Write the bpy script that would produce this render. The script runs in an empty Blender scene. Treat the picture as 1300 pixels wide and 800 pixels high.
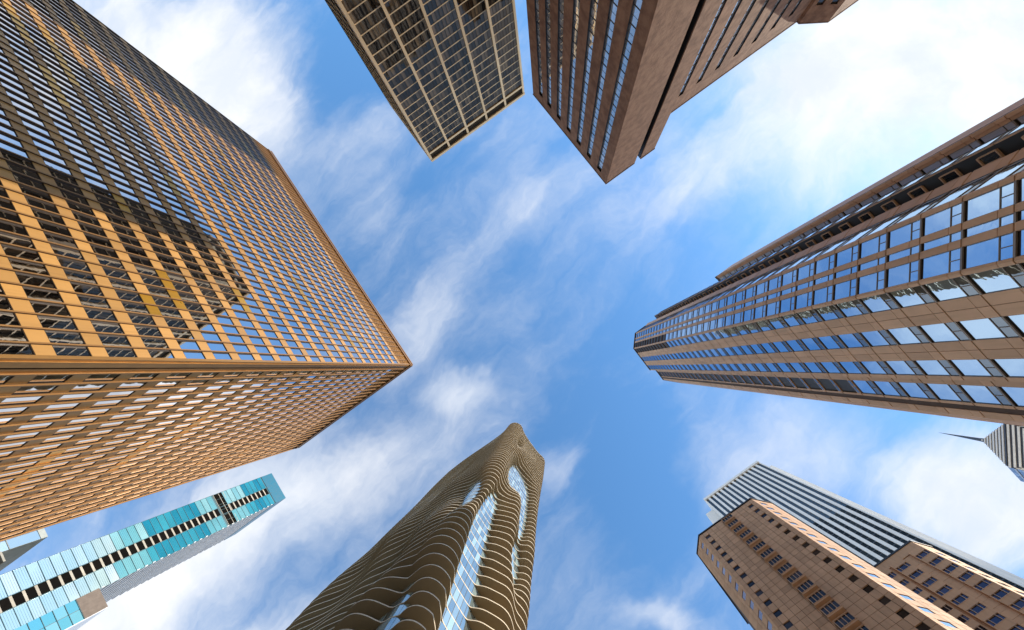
import bpy, bmesh, math, random
import numpy as np
from mathutils import Matrix, Vector

random.seed(7)
rng = np.random.default_rng(7)
R_ = math.radians
SC = bpy.context.scene
COL = SC.collection

# ---------------------------------------------------------------- camera
# world axes: X = east, Y = north, Z = up; the camera stands on the pavement and looks almost straight up
CAM_M = np.array([[-0.8103, -0.5860, -0.0079],
                  [-0.5780,  0.8014, -0.1542],
                  [ 0.0967, -0.1204, -0.9880]])
CAM_P = np.array([0.0, 0.0, 1.6])
cam = bpy.data.cameras.new('camera')
cam.sensor_width = 36.0
cam.lens = 15.0
cam.clip_start = 0.1
cam.clip_end = 6000
camo = bpy.data.objects.new('camera', cam)
COL.objects.link(camo)
mm = Matrix.Identity(4)
for i in range(3):
    for j in range(3):
        mm[i][j] = CAM_M[i][j]
    mm[i][3] = CAM_P[i]
camo.matrix_world = mm
SC.camera = camo

# ---------------------------------------------------------------- light
SUN_EL, SUN_AZ = R_(37), R_(189)          # azimuth measured from +X (east) counter-clockwise: west, a little south
sd = Vector((math.cos(SUN_EL) * math.cos(SUN_AZ), math.cos(SUN_EL) * math.sin(SUN_AZ), math.sin(SUN_EL)))
sun = bpy.data.lights.new('sun', 'SUN')
sun.energy = 3.3
sun.angle = R_(0.53)
sun.color = (1.0, 0.87, 0.70)
suno = bpy.data.objects.new('sun', sun)
suno.rotation_euler = sd.to_track_quat('Z', 'Y').to_euler()
suno.location = sd * 600
COL.objects.link(suno)
SC.view_settings.view_transform = 'Standard'
SC.view_settings.look = 'None'
SC.view_settings.exposure = 0.76
SC.view_settings.gamma = 1.0
SC.view_settings.use_curve_mapping = False
SC.cycles.max_bounces = 7
SC.cycles.transparent_max_bounces = 8
SC.cycles.caustics_reflective = False

W = bpy.data.worlds.new('World')
SC.world = W
W.use_nodes = True
nt = W.node_tree
nt.nodes.clear()


class NG:
    """small helper to write node graphs"""
    def __init__(s, tree): s.t = tree
    def n(s, typ, **kw):
        nd = s.t.nodes.new(typ)
        for k, v in kw.items():
            if k.startswith('i_'):
                nd.inputs[k[2:].replace('_', ' ')].default_value = v
            else:
                setattr(nd, k, v)
        return nd
    def l(s, a, b): s.t.links.new(a, b)
    def put(s, sock, v):
        if hasattr(v, 'is_linked') or isinstance(v, bpy.types.NodeSocket): s.l(v, sock)
        else: sock.default_value = v
    def math(s, op, a, b=0.0, c=None, clamp=False):
        nd = s.n('ShaderNodeMath', operation=op, use_clamp=clamp)
        s.put(nd.inputs[0], a); s.put(nd.inputs[1], b)
        if c is not None: s.put(nd.inputs[2], c)
        return nd.outputs[0]
    def mix(s, f, a, b, blend='MIX'):
        nd = s.n('ShaderNodeMix', data_type='RGBA', blend_type=blend)
        s.put(nd.inputs[0], f); s.put(nd.inputs[6], a); s.put(nd.inputs[7], b)
        return nd.outputs[2]
    def smooth(s, v, lo, hi, a=0.0, b=1.0):
        nd = s.n('ShaderNodeMapRange', interpolation_type='SMOOTHSTEP')
        s.put(nd.inputs[0], v)
        nd.inputs[1].default_value = lo; nd.inputs[2].default_value = hi
        nd.inputs[3].default_value = a; nd.inputs[4].default_value = b
        return nd.outputs[0]
    def noise(s, vec, scale, detail=6, rough=0.55, dist=0.0):
        nd = s.n('ShaderNodeTexNoise')
        s.l(vec, nd.inputs['Vector'])
        nd.inputs['Scale'].default_value = scale
        nd.inputs['Detail'].default_value = detail
        nd.inputs['Roughness'].default_value = rough
        nd.inputs['Distortion'].default_value = dist
        return nd


# sky: physical clear sky with a sheet of cirrus (cloud pattern laid out on a flat cloud deck high above the city)
g = NG(nt)
sky = g.n('ShaderNodeTexSky', sky_type='NISHITA', sun_disc=False)
sky.sun_elevation = SUN_EL
sky.sun_rotation = math.atan2(sd.x, sd.y)
sky.altitude = 200
sky.air_density = 1.0
sky.dust_density = 0.25
sky.ozone_density = 2.0
tc = g.n('ShaderNodeTexCoord')
sep = g.n('ShaderNodeSeparateXYZ')
g.l(tc.outputs['Generated'], sep.inputs[0])
zc = g.math('MAXIMUM', sep.outputs[2], 0.06)
cx = g.math('DIVIDE', sep.outputs[0], zc)
cy = g.math('DIVIDE', sep.outputs[1], zc)
comb = g.n('ShaderNodeCombineXYZ')
g.l(cx, comb.inputs[0]); g.l(cy, comb.inputs[1])
deck = comb.outputs[0]
# warp the deck so that the masses get ragged, wind-combed edges
wn = g.noise(deck, 2.2, 5, 0.6)
wsub = g.n('ShaderNodeVectorMath', operation='SUBTRACT'); g.l(wn.outputs['Color'], wsub.inputs[0]); wsub.inputs[1].default_value = (0.5, 0.5, 0.5)
wsc = g.n('ShaderNodeVectorMath', operation='SCALE'); g.l(wsub.outputs[0], wsc.inputs[0]); wsc.inputs['Scale'].default_value = 0.30
wadd = g.n('ShaderNodeVectorMath', operation='ADD'); g.l(deck, wadd.inputs[0]); g.l(wsc.outputs[0], wadd.inputs[1])
warp = wadd.outputs[0]
# cloud masses: (east, north, radius along, radius across, heading in degrees, weight) on the deck at unit height
MASS = [
    (0.33, 1.30, 0.62, 0.33, -121, 1.00),
    (0.25, 0.99, 0.28, 0.17, -96, 0.40),
    (-1.03, 0.03, 0.54, 0.31, -158, 1.05),
    (-0.89, 0.28, 0.31, 0.24, -140, 0.55),
    (-1.35, 0.02, 0.31, 0.23, -140, 0.60),
    (-1.15, 0.25, 0.32, 0.22, -139, 0.70),
    (-0.56, 0.15, 0.30, 0.13, 176, 0.40),
    (0.15, 0.29, 0.29, 0.10, 165, 0.50),
    (-0.15, 0.35, 0.27, 0.10, -174, 0.40),
    (0.20, 0.09, 0.15, 0.08, -135, 0.50),
    (0.34, 0.03, 0.33, 0.16, -174, 0.35),
    (0.77, 0.13, 0.45, 0.24, -174, 0.80),
    (1.35, 0.09, 0.58, 0.29, -165, 0.90),
    (1.02, -0.29, 0.59, 0.29, -157, 0.90),  # below the view, added to whiten reflections in south-face windows
    (1.15, 0.19, 0.43, 0.18, -165, 0.70),
    (-0.54, -0.72, 0.30, 0.21, -124, 1.05),
    (-0.32, -0.42, 0.28, 0.14, -160, 0.40),
    (0.11, -0.56, 0.13, 0.06, -147, 0.45),
    (0.14, -0.19, 0.07, 0.08, -85, 0.35),
    (0.00, 0.76, 0.10, 0.09, -173, 0.30),
    (0.12, 0.62, 0.25, 0.12, -86, 0.20),
    (0.00, 0.96, 0.25, 0.19, -94, -0.50),
    (-0.01, -0.21, 0.28, 0.23, -73, -0.35),
    (-0.02, 0.30, 0.12, 0.23, -103, -0.20),
    (-0.16, 0.08, 0.20, 0.20, -144, -0.25),
    (-0.04, 0.54, 0.24, 0.10, -163, -0.30),
    (0.03, -0.38, 0.20, 0.24, -146, -0.25),
    (1.15, -0.62, 0.70, 0.45, 330, 1.00),  # unseen mass, added for white reflections in the bronze tower's south windows
    (-0.45, 1.75, 0.95, 0.55, 80, 0.80),  # unseen mass, added to whiten the bronze tower's west window reflections
]
bias = None
for (e, n, ra, rc, hd, w) in MASS:
    mp = g.n('ShaderNodeMapping', vector_type='TEXTURE')
    g.l(warp, mp.inputs[0])
    mp.inputs['Location'].default_value = (e, n, 0)
    mp.inputs['Rotation'].default_value = (0, 0, R_(hd))
    mp.inputs['Scale'].default_value = (ra, rc, 1)
    ln = g.n('ShaderNodeVectorMath', operation='LENGTH'); g.l(mp.outputs[0], ln.inputs[0])
    v = g.smooth(ln.outputs['Value'], 0.15, 1.0, w, 0.0)
    bias = v if bias is None else g.math('ADD', bias, v)
# combed cirrus texture
mp = g.n('ShaderNodeMapping', vector_type='TEXTURE'); g.l(warp, mp.inputs[0])
mp.inputs['Rotation'].default_value = (0, 0, R_(172)); mp.inputs['Scale'].default_value = (2.6, 0.62, 1)
n1 = g.noise(mp.outputs[0], 2.6, 10, 0.60, 0.5)
mp2 = g.n('ShaderNodeMapping', vector_type='TEXTURE'); g.l(warp, mp2.inputs[0])
mp2.inputs['Rotation'].default_value = (0, 0, R_(160)); mp2.inputs['Scale'].default_value = (3.4, 0.5, 1)
n3 = g.noise(mp2.outputs[0], 7.0, 8, 0.62, 0.3)
n2 = g.noise(warp, 7.5, 9, 0.64, 0.25)
tex = g.math('ADD', g.math('ADD', g.math('MULTIPLY', n1.outputs['Fac'], 1.25), g.math('MULTIPLY', n2.outputs['Fac'], 0.45)), g.math('MULTIPLY', n3.outputs['Fac'], 0.55))
tot = g.math('ADD', g.math('ADD', tex, -1.16), bias)
low = g.smooth(sep.outputs[2], 0.12, 0.62, 0.75, 0.0)          # cloud thickens towards the horizon
tot = g.math('ADD', tot, low)
cov = g.smooth(tot, -0.34, 1.14)
cov = g.math('MULTIPLY', cov, 0.97)
shade = g.noise(warp, 3.2, 7, 0.58)
cl_t = g.smooth(shade.outputs['Fac'], 0.36, 0.60)
CLOUD = g.mix(cl_t, (3.7, 3.95, 4.35, 1), (4.55, 4.6, 4.7, 1))
skyc = g.mix(1.0, sky.outputs[0], (0.72, 1.12, 1.28, 1), 'MULTIPLY')
final = g.mix(cov, skyc, CLOUD)
bg = g.n('ShaderNodeBackground'); bg.inputs['Strength'].default_value = 0.14
g.l(final, bg.inputs['Color'])
out = g.n('ShaderNodeOutputWorld')
g.l(bg.outputs[0], out.inputs['Surface'])


# ---------------------------------------------------------------- materials
def newmat(name):
    m = bpy.data.materials.new(name)
    m.use_nodes = True
    m.node_tree.nodes.clear()
    return m, NG(m.node_tree)


def rand01(g):
    oi = g.n('ShaderNodeObjectInfo'); ge = g.n('ShaderNodeNewGeometry')
    return g.math('FRACT', g.math('ADD', oi.outputs['Random'], ge.outputs['Random Per Island']))


def surf(name, col, rough=0.6, metal=0.0, var=0.12, nscale=0.6, namp=0.25, col2=None, streak=True, spec=0.5, bump=0.0, bscale=8.0):
    """weathered solid surface: piece to piece tone, blotches, faint rain streaks"""
    m, g = newmat(name)
    ge = g.n('ShaderNodeNewGeometry')
    pos = ge.outputs['Position']
    r = rand01(g)
    c = (*col, 1); c2 = (*(col2 or tuple(x * 0.72 for x in col)), 1)
    nz = g.noise(pos, nscale, 7, 0.6)
    f = g.smooth(nz.outputs['Fac'], 0.35, 0.68)
    base = g.mix(g.math('MULTIPLY', f, namp * 2.2, clamp=True), c, c2)
    if streak:
        mp = g.n('ShaderNodeMapping'); g.l(pos, mp.inputs[0]); mp.inputs['Scale'].default_value = (1.6, 1.6, 0.05)
        ns = g.noise(mp.outputs[0], 1.3, 5, 0.65)
        base = g.mix(g.smooth(ns.outputs['Fac'], 0.45, 0.75, 0, 0.35), base, (*[x * 0.55 for x in col], 1))
    k = g.math('ADD', g.math('MULTIPLY', r, 2 * var), 1 - var)
    hsv = g.n('ShaderNodeHueSaturation'); g.l(base, hsv.inputs['Color']); g.l(k, hsv.inputs['Value'])
    p = g.n('ShaderNodeBsdfPrincipled')
    g.l(hsv.outputs[0], p.inputs['Base Color'])
    p.inputs['Metallic'].default_value = metal
    p.inputs['Specular IOR Level'].default_value = spec
    g.l(g.math('ADD', g.math('MULTIPLY', nz.outputs['Fac'], 0.2), rough - 0.1), p.inputs['Roughness'])
    if bump:
        nb = g.noise(pos, bscale, 5, 0.6)
        bp = g.n('ShaderNodeBump'); bp.inputs['Strength'].default_value = bump; bp.inputs['Distance'].default_value = 0.05
        g.l(nb.outputs['Fac'], bp.inputs['Height']); g.l(bp.outputs[0], p.inputs['Normal'])
    o = g.n('ShaderNodeOutputMaterial'); g.l(p.outputs[0], o.inputs[0])
    return m


def glass(name, tint, inside, base=0.35, ior=1.7, rough=0.015, ivar=0.6, clear=False, wob=0.004, wscale=0.5, inside2=None):
    """coated facade glass: a mirror coat over a dim room (or over real rooms when clear)"""
    m, g = newmat(name)
    ge = g.n('ShaderNodeNewGeometry')
    r = rand01(g)
    nz = g.noise(ge.outputs['Position'], wscale, 3, 0.5)
    bp = g.n('ShaderNodeBump'); bp.inputs['Strength'].default_value = 1.0; bp.inputs['Distance'].default_value = wob
    g.l(nz.outputs['Fac'], bp.inputs['Height'])
    gl = g.n('ShaderNodeBsdfGlossy'); gl.inputs['Color'].default_value = (*tint, 1); gl.inputs['Roughness'].default_value = rough
    g.l(bp.outputs[0], gl.inputs['Normal'])
    fr = g.n('ShaderNodeFresnel'); fr.inputs['IOR'].default_value = ior
    fac = g.math('ADD', g.math('MULTIPLY', fr.outputs[0], 1 - base), base, clamp=True)
    if clear:
        inner = g.n('ShaderNodeBsdfTransparent'); inner.inputs['Color'].default_value = (*inside, 1)
    else:
        inner = g.n('ShaderNodeBsdfDiffuse')
        r2 = g.math('POWER', r, 2.2)
        c = g.mix(r2, (*inside, 1), (*(inside2 or tuple(min(1, x * (1 + 4 * ivar)) for x in inside)), 1))
        g.l(c, inner.inputs['Color'])
    mx = g.n('ShaderNodeMixShader')
    g.l(fac, mx.inputs[0]); g.l(inner.outputs[0], mx.inputs[1]); g.l(gl.outputs[0], mx.inputs[2])
    o = g.n('ShaderNodeOutputMaterial'); g.l(mx.outputs[0], o.inputs[0])
    return m


def emit(name, col, s):
    m, g = newmat(name)
    e = g.n('ShaderNodeEmission'); e.inputs[0].default_value = (*col, 1); e.inputs[1].default_value = s
    o = g.n('ShaderNodeOutputMaterial'); g.l(e.outputs[0], o.inputs[0])
    return m


# ---------------------------------------------------------------- geometry helpers
UNIT_V = np.array([[x, y, z] for x in (-.5, .5) for y in (-.5, .5) for z in (-.5, .5)])
UNIT_F = [(0, 1, 3, 2), (4, 6, 7, 5), (0, 4, 5, 1), (2, 3, 7, 6), (0, 2, 6, 4), (1, 5, 7, 3)]
_unit = {}


def unit_mesh(mat, bevel=False):
    k = mat.name
    if k not in _unit:
        me = bpy.data.meshes.new('piece_' + k)
        me.from_pydata(UNIT_V.tolist(), [], UNIT_F)
        me.materials.append(mat)
        _unit[k] = me
    return _unit[k]


def thing(name, label, cat, loc, group=None):
    o = bpy.data.objects.new(name, None)
    o.empty_display_size = 2.0
    COL.objects.link(o)
    o.location = (loc[0], loc[1], 0)
    o['label'] = label; o['category'] = cat
    if group: o['group'] = group
    return o


def link(name, me, root):
    o = bpy.data.objects.new(name, me)
    COL.objects.link(o)
    if root is not None:
        o.parent = root
    return o


def rloc(root):
    return np.array([root.location.x, root.location.y, root.location.z]) if root is not None else np.zeros(3)


def project(P):
    d = (P - CAM_P) @ CAM_M
    z = -d[:, 2]
    f = 15 / 36 * 1300
    zz = np.where(z < 0.5, 0.5, z)
    return 650 + d[:, 0] / zz * f, 400 - d[:, 1] / zz * f, z


class Pieces:
    """alike box pieces of one thing: the 300 that show largest become objects, the rest one mesh"""
    def __init__(s, root, name, mat, limit=300):
        s.root, s.name, s.mat, s.limit, s.M = root, name, mat, limit, []
    def add(s, M): s.M.append(M)
    def done(s):
        if not s.M: return
        M = np.array(s.M)
        V = np.einsum('kij,nj->kni', M[:, :3, :3], UNIT_V) + M[:, None, :3, 3]
        k = len(M)
        x, y, z = project(V.reshape(-1, 3))
        x = np.clip(x.reshape(k, 8), 0, 1300); y = np.clip(y.reshape(k, 8), 0, 800); z = z.reshape(k, 8)
        area = (x.max(1) - x.min(1)) * (y.max(1) - y.min(1))
        area[z.min(1) < 0.5] = 0
        order = np.argsort(-area)
        off = rloc(s.root)
        me = unit_mesh(s.mat)
        for i in order[:s.limit]:
            o = link(s.name, me, s.root)
            m = Matrix(M[i].tolist())
            m.translation = m.translation - Vector(off)
            o.matrix_basis = m
        rest = order[s.limit:]
        if len(rest):
            VV = (V[rest] - off).reshape(-1, 3)
            F = (np.array(UNIT_F)[None] + (np.arange(len(rest)) * 8)[:, None, None]).reshape(-1, 4)
            me2 = bpy.data.meshes.new(s.name + '_field')
            me2.from_pydata(VV.tolist(), [], F.tolist())
            me2.materials.append(s.mat)
            o = link(s.name + '_field', me2, s.root)
            o['kind'] = 'stuff'


class Wall:
    """vertical wall frame: s along the wall, d outward, z up"""
    def __init__(w, a, b, out=None):
        w.a = np.array(a, float); t = np.array(b, float) - w.a
        w.len = float(np.hypot(*t)); w.t = t / w.len
        n = np.array([w.t[1], -w.t[0]])
        if out is not None and n @ np.array(out) < 0: n = -n
        w.n = n
    def M(w, s0, s1, d0, d1, z0, z1, tilt=0.0):
        c = w.a + w.t * (s0 + s1) / 2 + w.n * (d0 + d1) / 2
        M = np.eye(4)
        ax = np.array([w.t[0], w.t[1], 0]); ay = np.array([w.n[0], w.n[1], 0]); az = np.array([0, 0, 1.0])
        if tilt:
            a, b = rng.normal(0, tilt, 2)
            ax2 = ax + ay * a; ay2 = ay - ax * a + az * b; az2 = az - ay * b
            ax, ay, az = ax2, ay2, az2
        M[:3, 0] = ax * (s1 - s0); M[:3, 1] = ay * (d1 - d0); M[:3, 2] = az * (z1 - z0)
        M[:3, 3] = (c[0], c[1], (z0 + z1) / 2)
        return M


class MB:
    """mesh collector in world coordinates"""
    def __init__(s): s.v, s.f, s.m = [], [], []
    def boxM(s, M, mi=0):
        b = len(s.v)
        V = UNIT_V @ M[:3, :3].T + M[:3, 3]
        s.v += V.tolist(); s.f += [tuple(b + i for i in f) for f in UNIT_F]; s.m += [mi] * 6
    def box(s, x0, x1, y0, y1, z0, z1, mi=0):
        M = np.eye(4); M[0, 0], M[1, 1], M[2, 2] = x1 - x0, y1 - y0, z1 - z0
        M[:3, 3] = ((x0 + x1) / 2, (y0 + y1) / 2, (z0 + z1) / 2)
        s.boxM(M, mi)
    def prism(s, pts, z0, z1, mi=0, mside=None):
        b = len(s.v); n = len(pts)
        s.v += [(p[0], p[1], z0) for p in pts] + [(p[0], p[1], z1) for p in pts]
        s.f.append(tuple(b + i for i in reversed(range(n)))); s.m.append(mi)
        s.f.append(tuple(b + n + i for i in range(n))); s.m.append(mi)
        for i in range(n):
            j = (i + 1) % n
            s.f.append((b + i, b + j, b + n + j, b + n + i)); s.m.append(mi if mside is None else mside)
    def build(s, name, mats, root):
        off = rloc(root)
        me = bpy.data.meshes.new(name)
        me.from_pydata((np.array(s.v) - off).tolist(), [], s.f)
        if not isinstance(mats, (list, tuple)): mats = [mats]
        for m in mats: me.materials.append(m)
        me.polygons.foreach_set('material_index', s.m)
        me.update()
        return link(name, me, root)


def assembly(root, name, w, bars, panes, zs, bar_mat):
    """one repeated unit of a wall (a window, a bay): a frame mesh as part with its panes as sub-parts, copied up the wall
    bars: (s0, s1, d0, d1, z0, z1); panes: (name, material, s0, s1, d0, d1, z0, z1)"""
    s_ = (bars[0][0] + bars[0][1]) / 2
    c = w.a + w.t * s_
    c = np.array([c[0], c[1], 0.0])
    mb = MB()
    for b in bars: mb.boxM(w.M(*b))
    me = bpy.data.meshes.new(name)
    me.from_pydata((np.array(mb.v) - c).tolist(), [], mb.f); me.materials.append(bar_mat); me.update()
    off = rloc(root)
    for z in zs:
        o = link(name, me, root)
        o.location = Vector(c - off) + Vector((0, 0, z))
        for p in panes:
            q = link(p[0], unit_mesh(p[1]), o)
            M = w.M(*p[2:], tilt=.003)
            M[:3, 3] -= c
            q.matrix_basis = Matrix(M.tolist())


def solid(name, mat, root, *boxes):
    mb = MB()
    for b in boxes: mb.box(*b)
    return mb.build(name, mat, root)


# ---------------------------------------------------------------- ground
gm = surf('paving', (0.46, 0.41, 0.34), 0.8, nscale=0.05, namp=0.2, streak=False)
mb = MB()
mb.v = [(-4000, -4000, 0), (4000, -4000, 0), (4000, 4000, 0), (-4000, 4000, 0)]; mb.f = [(0, 1, 2, 3)]; mb.m = [0]
ground = mb.build('ground', gm, None); ground['kind'] = 'structure'
asph = surf('asphalt', (0.055, 0.055, 0.058), 0.85, nscale=0.4, namp=0.2, streak=False)
mb = MB()
mb.v = [(12, -900, .004), (22, -900, .004), (22, 900, .004), (12, 900, .004)]; mb.f = [(0, 1, 2, 3)]; mb.m = [0]
road = mb.build('road', asph, None); road['kind'] = 'structure'


# ================================================================ 1. bronze tower: dark bronze grid, mirrored windows
def bronze_tower():
    X0, Y0, X1, Y1, H = 29.9, 22.0, 66.8, 97.3, 111.5
    root = thing('office_tower', 'broad bronze tower with a golden grid of square mirrored windows and louvred crown', 'tower', ((X0 + X1) / 2, (Y0 + Y1) / 2))
    sp = surf('bronze_panel', (0.56, 0.305, 0.09), 0.45, 0.22, var=0.16, nscale=0.25, namp=0.14)
    mu = surf('bronze_mullion', (0.34, 0.175, 0.055), 0.42, 0.25, var=0.10)
    co = surf('bronze_corner', (0.46, 0.24, 0.07), 0.36, 0.6, var=0.08)
    wb = surf('bronze_web_shade', (0.075, 0.038, 0.014), 0.5, 0.1, var=0.1)  # dark tone carries the shade on both sides of each mullion
    dk = surf('bronze_dark', (0.045, 0.026, 0.014), 0.5, 0.3, var=0.1)
    lv = surf('bronze_louvre', (0.50, 0.25, 0.05), 0.45, 0.4, var=0.15)
    glint = surf('glint_panel', (0.80, 0.42, 0.05), 0.30, 0.7, var=0.1)  # sun glints reflected in some panels, put into a brighter colour
    gl = glass('bronze_glass', (0.95, 0.95, 0.97), (0.26, 0.17, 0.09), base=0.66, ior=1.8, clear=True, wob=0.003)
    ceil = surf('office_ceiling', (0.14, 0.085, 0.045), 0.8, var=0.1)
    core = surf('office_core', (0.12, 0.07, 0.035), 0.8, var=0.1)
    lamp = emit('office_lamp', (1.0, 0.62, 0.12), 9.0)
    PZ, Z0, NF = 3.84, 30.51, 26                 # storey pitch, sill height of one storey
    sills = [Z0 + PZ * k for k in range(-7, 19)]
    ZT = sills[-1] + 2.47
    WW = Wall((X0, Y0), (X0, Y1), (-1, 0)); WS = Wall((X0 + 1.7, Y0), (X1, Y0), (0, -1))
    panes, spans, glints = Pieces(root, 'pane', gl), Pieces(root, 'spandrel', sp), Pieces(root, 'glint_spandrel', glint)
    mulls, web_shade = Pieces(root, 'mullion', mu), Pieces(root, 'mullion_web_shade', wb)
    stems = Pieces(root, 'mullion_stem', mu)
    for w, n, face in ((WW, 53, 0), (WS, 24, 1)):
        pit = w.len / n
        glint_set = set()
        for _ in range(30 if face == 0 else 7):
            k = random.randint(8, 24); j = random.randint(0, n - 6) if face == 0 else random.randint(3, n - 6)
            for q in range(random.randint(2, 5)): glint_set.add((k, j + q))
        for i in range(n):
            s0, s1 = i * pit, (i + 1) * pit
            for k, z in enumerate(sills):
                panes.add(w.M(s0 + .09, s1 - .09, -.10, -.07, z + .03, z + 2.44, tilt=0.0022))
                (glints if (k, i) in glint_set else spans).add(w.M(s0 + .09, s1 - .09, -.12, 0.0, z + 2.50, z + PZ - .03))
            dp = .12 if face == 0 else .19
            ss = [s0] if (i > 0 or face == 1) else []
            for s in ss + ([w.len] if i == n - 1 else []):
                web_shade.add(w.M(s - .095, s + .095, -.14, .02, 0, H - 1.7)); (web_shade if face == 0 else stems).add(w.M(s - .045, s + .045, .021, dp - .03, 0, H - 1.7)); mulls.add(w.M(s - .07, s + .07, dp - .03, dp, 0, H - 1.7))
    for p in (panes, spans, glints, mulls, web_shade, stems): p.done()
    # glazing bars: head and sill frames
    fr = Pieces(root, 'window_rail', dk)
    for w in (WW, WS):
        for z in sills:
            for zz in (z - .03, z + 2.44): fr.add(w.M(0, w.len, -.14, -.02, zz, zz + .06))
    fr.done()
    # crown: louvres between mullions, fascia
    lo = Pieces(root, 'louvre', lv)
    for w in (WW, WS):
        zz = ZT + 1.15
        while zz < H - 1.9:
            lo.add(w.M(0, w.len, -.22, -.02, zz, zz + .16)); zz += .36
    lo.done()
    solid('louvre_backing', dk, root, (X0 + .3, X1 - .3, Y0 + .3, Y1 - .3, ZT + 1.1, H - 1.2))
    mb = MB()
    for w, s0 in ((WW, -.1), (WS, -1.8)):
        mb.boxM(w.M(s0, w.len, -.4, .30, H - 1.7, H - .95)); mb.boxM(w.M(s0, w.len, -.4, .18, H - .93, H - .55)); mb.boxM(w.M(s0, w.len, -.4, .34, H - .53, H))
    mb.build('fascia', co, root)
    solid('roof', dk, root, (X0 + .35, X1 - .1, Y0 + .35, Y1 - .1, H - 1.1, H - .3))
    # corner column with a recessed groove
    for (a, b, d) in ((0.0, .20, .02), (.22, .92, .10), (1.16, 1.66, .06)):
        solid('corner_column', co, root, (X0 - .12 if a == 0 else X0 + a, X0 + b, Y0 - d, Y0 + .3, 0, H - 1.7))
    solid('corner_groove', dk, root, (X0 + .2, X0 + 1.7, Y0 + .02, Y0 + .34, 0, H - 1.7))
    # lower storeys below the window grid, rooms behind the glass
    solid('base_wall', dk, root, (X0 + .05, X1, Y0 + .05, Y1, 0, sills[0] - .1))
    slabs = Pieces(root, 'floor_slab', ceil)
    for z in sills:
        M = np.eye(4); M[0, 0], M[1, 1], M[2, 2] = X1 - X0 - .5, Y1 - Y0 - .5, 1.0
        M[:3, 3] = ((X0 + X1) / 2, (Y0 + Y1) / 2, z + 2.47 + .62); slabs.add(M)
    slabs.done()
    solid('core_wall', core, root, (X0 + 9, X1 - .3, Y0 + 9, Y1 - .3, sills[0], ZT))
    solid('back_wall', dk, root, (X1 - .25, X1, Y0 + .3, Y1, 0, H - 1.7), (X0 + .3, X1 - .3, Y1 - .25, Y1, 0, H - 1.7))
    li, bl = Pieces(root, 'ceiling_light', lamp), Pieces(root, 'ceiling_beam', core)
    for k, z in enumerate(sills):
        for i in range(52):
            y = Y0 + .7 + i * 1.42
            bl.add(WW.M(y - Y0, y - Y0 + .16, -8.6, -.5, z + 2.40, z + 2.59))
            if random.random() < (.10 if k < 14 else .02):
                li.add(WW.M(y - Y0 + .5, y - Y0 + .68, -3.4, -1.2, z + 2.50, z + 2.585))
    bl.done(); li.done()


# ================================================================ 2. dark tower with cream columns
def grid_tower():
    X0, X1, Y0, Y1, H = -44.9, -7.1, 77.7, 103.0, 132.1
    root = thing('office_tower', 'dark glass tower with cream columns and thin cream floor bands', 'tower', ((X0 + X1) / 2, (Y0 + Y1) / 2))
    cr = surf('cream_cladding', (0.84, 0.62, 0.35), 0.55, 0.0, var=0.07, nscale=0.2, namp=0.12)
    dk = surf('grid_dark', (0.06, 0.045, 0.03), 0.85, var=0.1, spec=0.1)
    gl = glass('smoked_glass', (0.30, 0.245, 0.20), (0.022, 0.015, 0.009), base=0.18, ior=1.5, ivar=1.0, inside2=(0.24, 0.17, 0.10), wob=0.01, wscale=0.25)
    WS = Wall((X1, Y0), (X0, Y0), (0, -1)); WE = Wall((X1, Y0), (X1, Y1), (1, 0))
    solid('core_wall', dk, root, (X0 + .3, X1 - .3, Y0 + .3, Y1, 0, H - .6))
    PZ = 2.86
    z_top = 127.1
    floors = [z_top - PZ * (k + 1) for k in range(41)]
    cols, bands, panes, mul = Pieces(root, 'column', cr), Pieces(root, 'floor_band', cr), Pieces(root, 'pane', gl), Pieces(root, 'mullion', dk)
    dcol = Pieces(root, 'side_column', dk)
    for w, nb in ((WS, 5), (WE, 5)):
        bay = w.len / nb
        for i in range(nb + 1):
            c = min(max(i * bay, .36), w.len - .36)
            (cols if w is WS or i == 0 else dcol).add(w.M(c - .33, c + .33, -.3, (.22 if w is WS else .03), 0, H + .05))
        for z in floors:
            for b in range(nb):
                s0, s1 = b * bay + .37 + (.36 if b == 0 else 0), (b + 1) * bay - .37 - (.36 if b == nb - 1 else 0)
                bands.add(w.M(s0, s1, -.2, 0.02 if w is WS else -.05, z, z + (.26 if w is WS else .10)))
                n = 7
                for q in range(n):
                    a = s0 + (s1 - s0) * q / n; e = s0 + (s1 - s0) * (q + 1) / n
                    if w is WS: panes.add(w.M(a + .04, e - .04, -.09, -.05, z + .27, z + PZ - .02, tilt=.004))
                    if w is WS and q: mul.add(w.M(a - .035, a + .035, -.09, .0, z + .27, z + PZ - .02))
    for w in (WS, WE):
        bands.add(w.M(.75, w.len - .75, -.25, (.24 if w is WS else 0), z_top, z_top + .9)); bands.add(w.M(0, w.len, -.25, (.33 if w is WS else .06), H - 1.05, H))
    for p in (cols, dcol, bands, panes, mul): p.done()
    lo = Pieces(root, 'parapet_louvre', dk)
    for b in range(5):
        for q in range(8): lo.add(WS.M(b * 7.56 + .4, b * 7.56 + 7.16, -.2, .02, 128.1 + q * .36, 128.3 + q * .36))
    lo.done()
    solid('podium_wall', dk, root, (X0, X1, Y0, Y1, 0, floors[-1] - .02))


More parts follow.
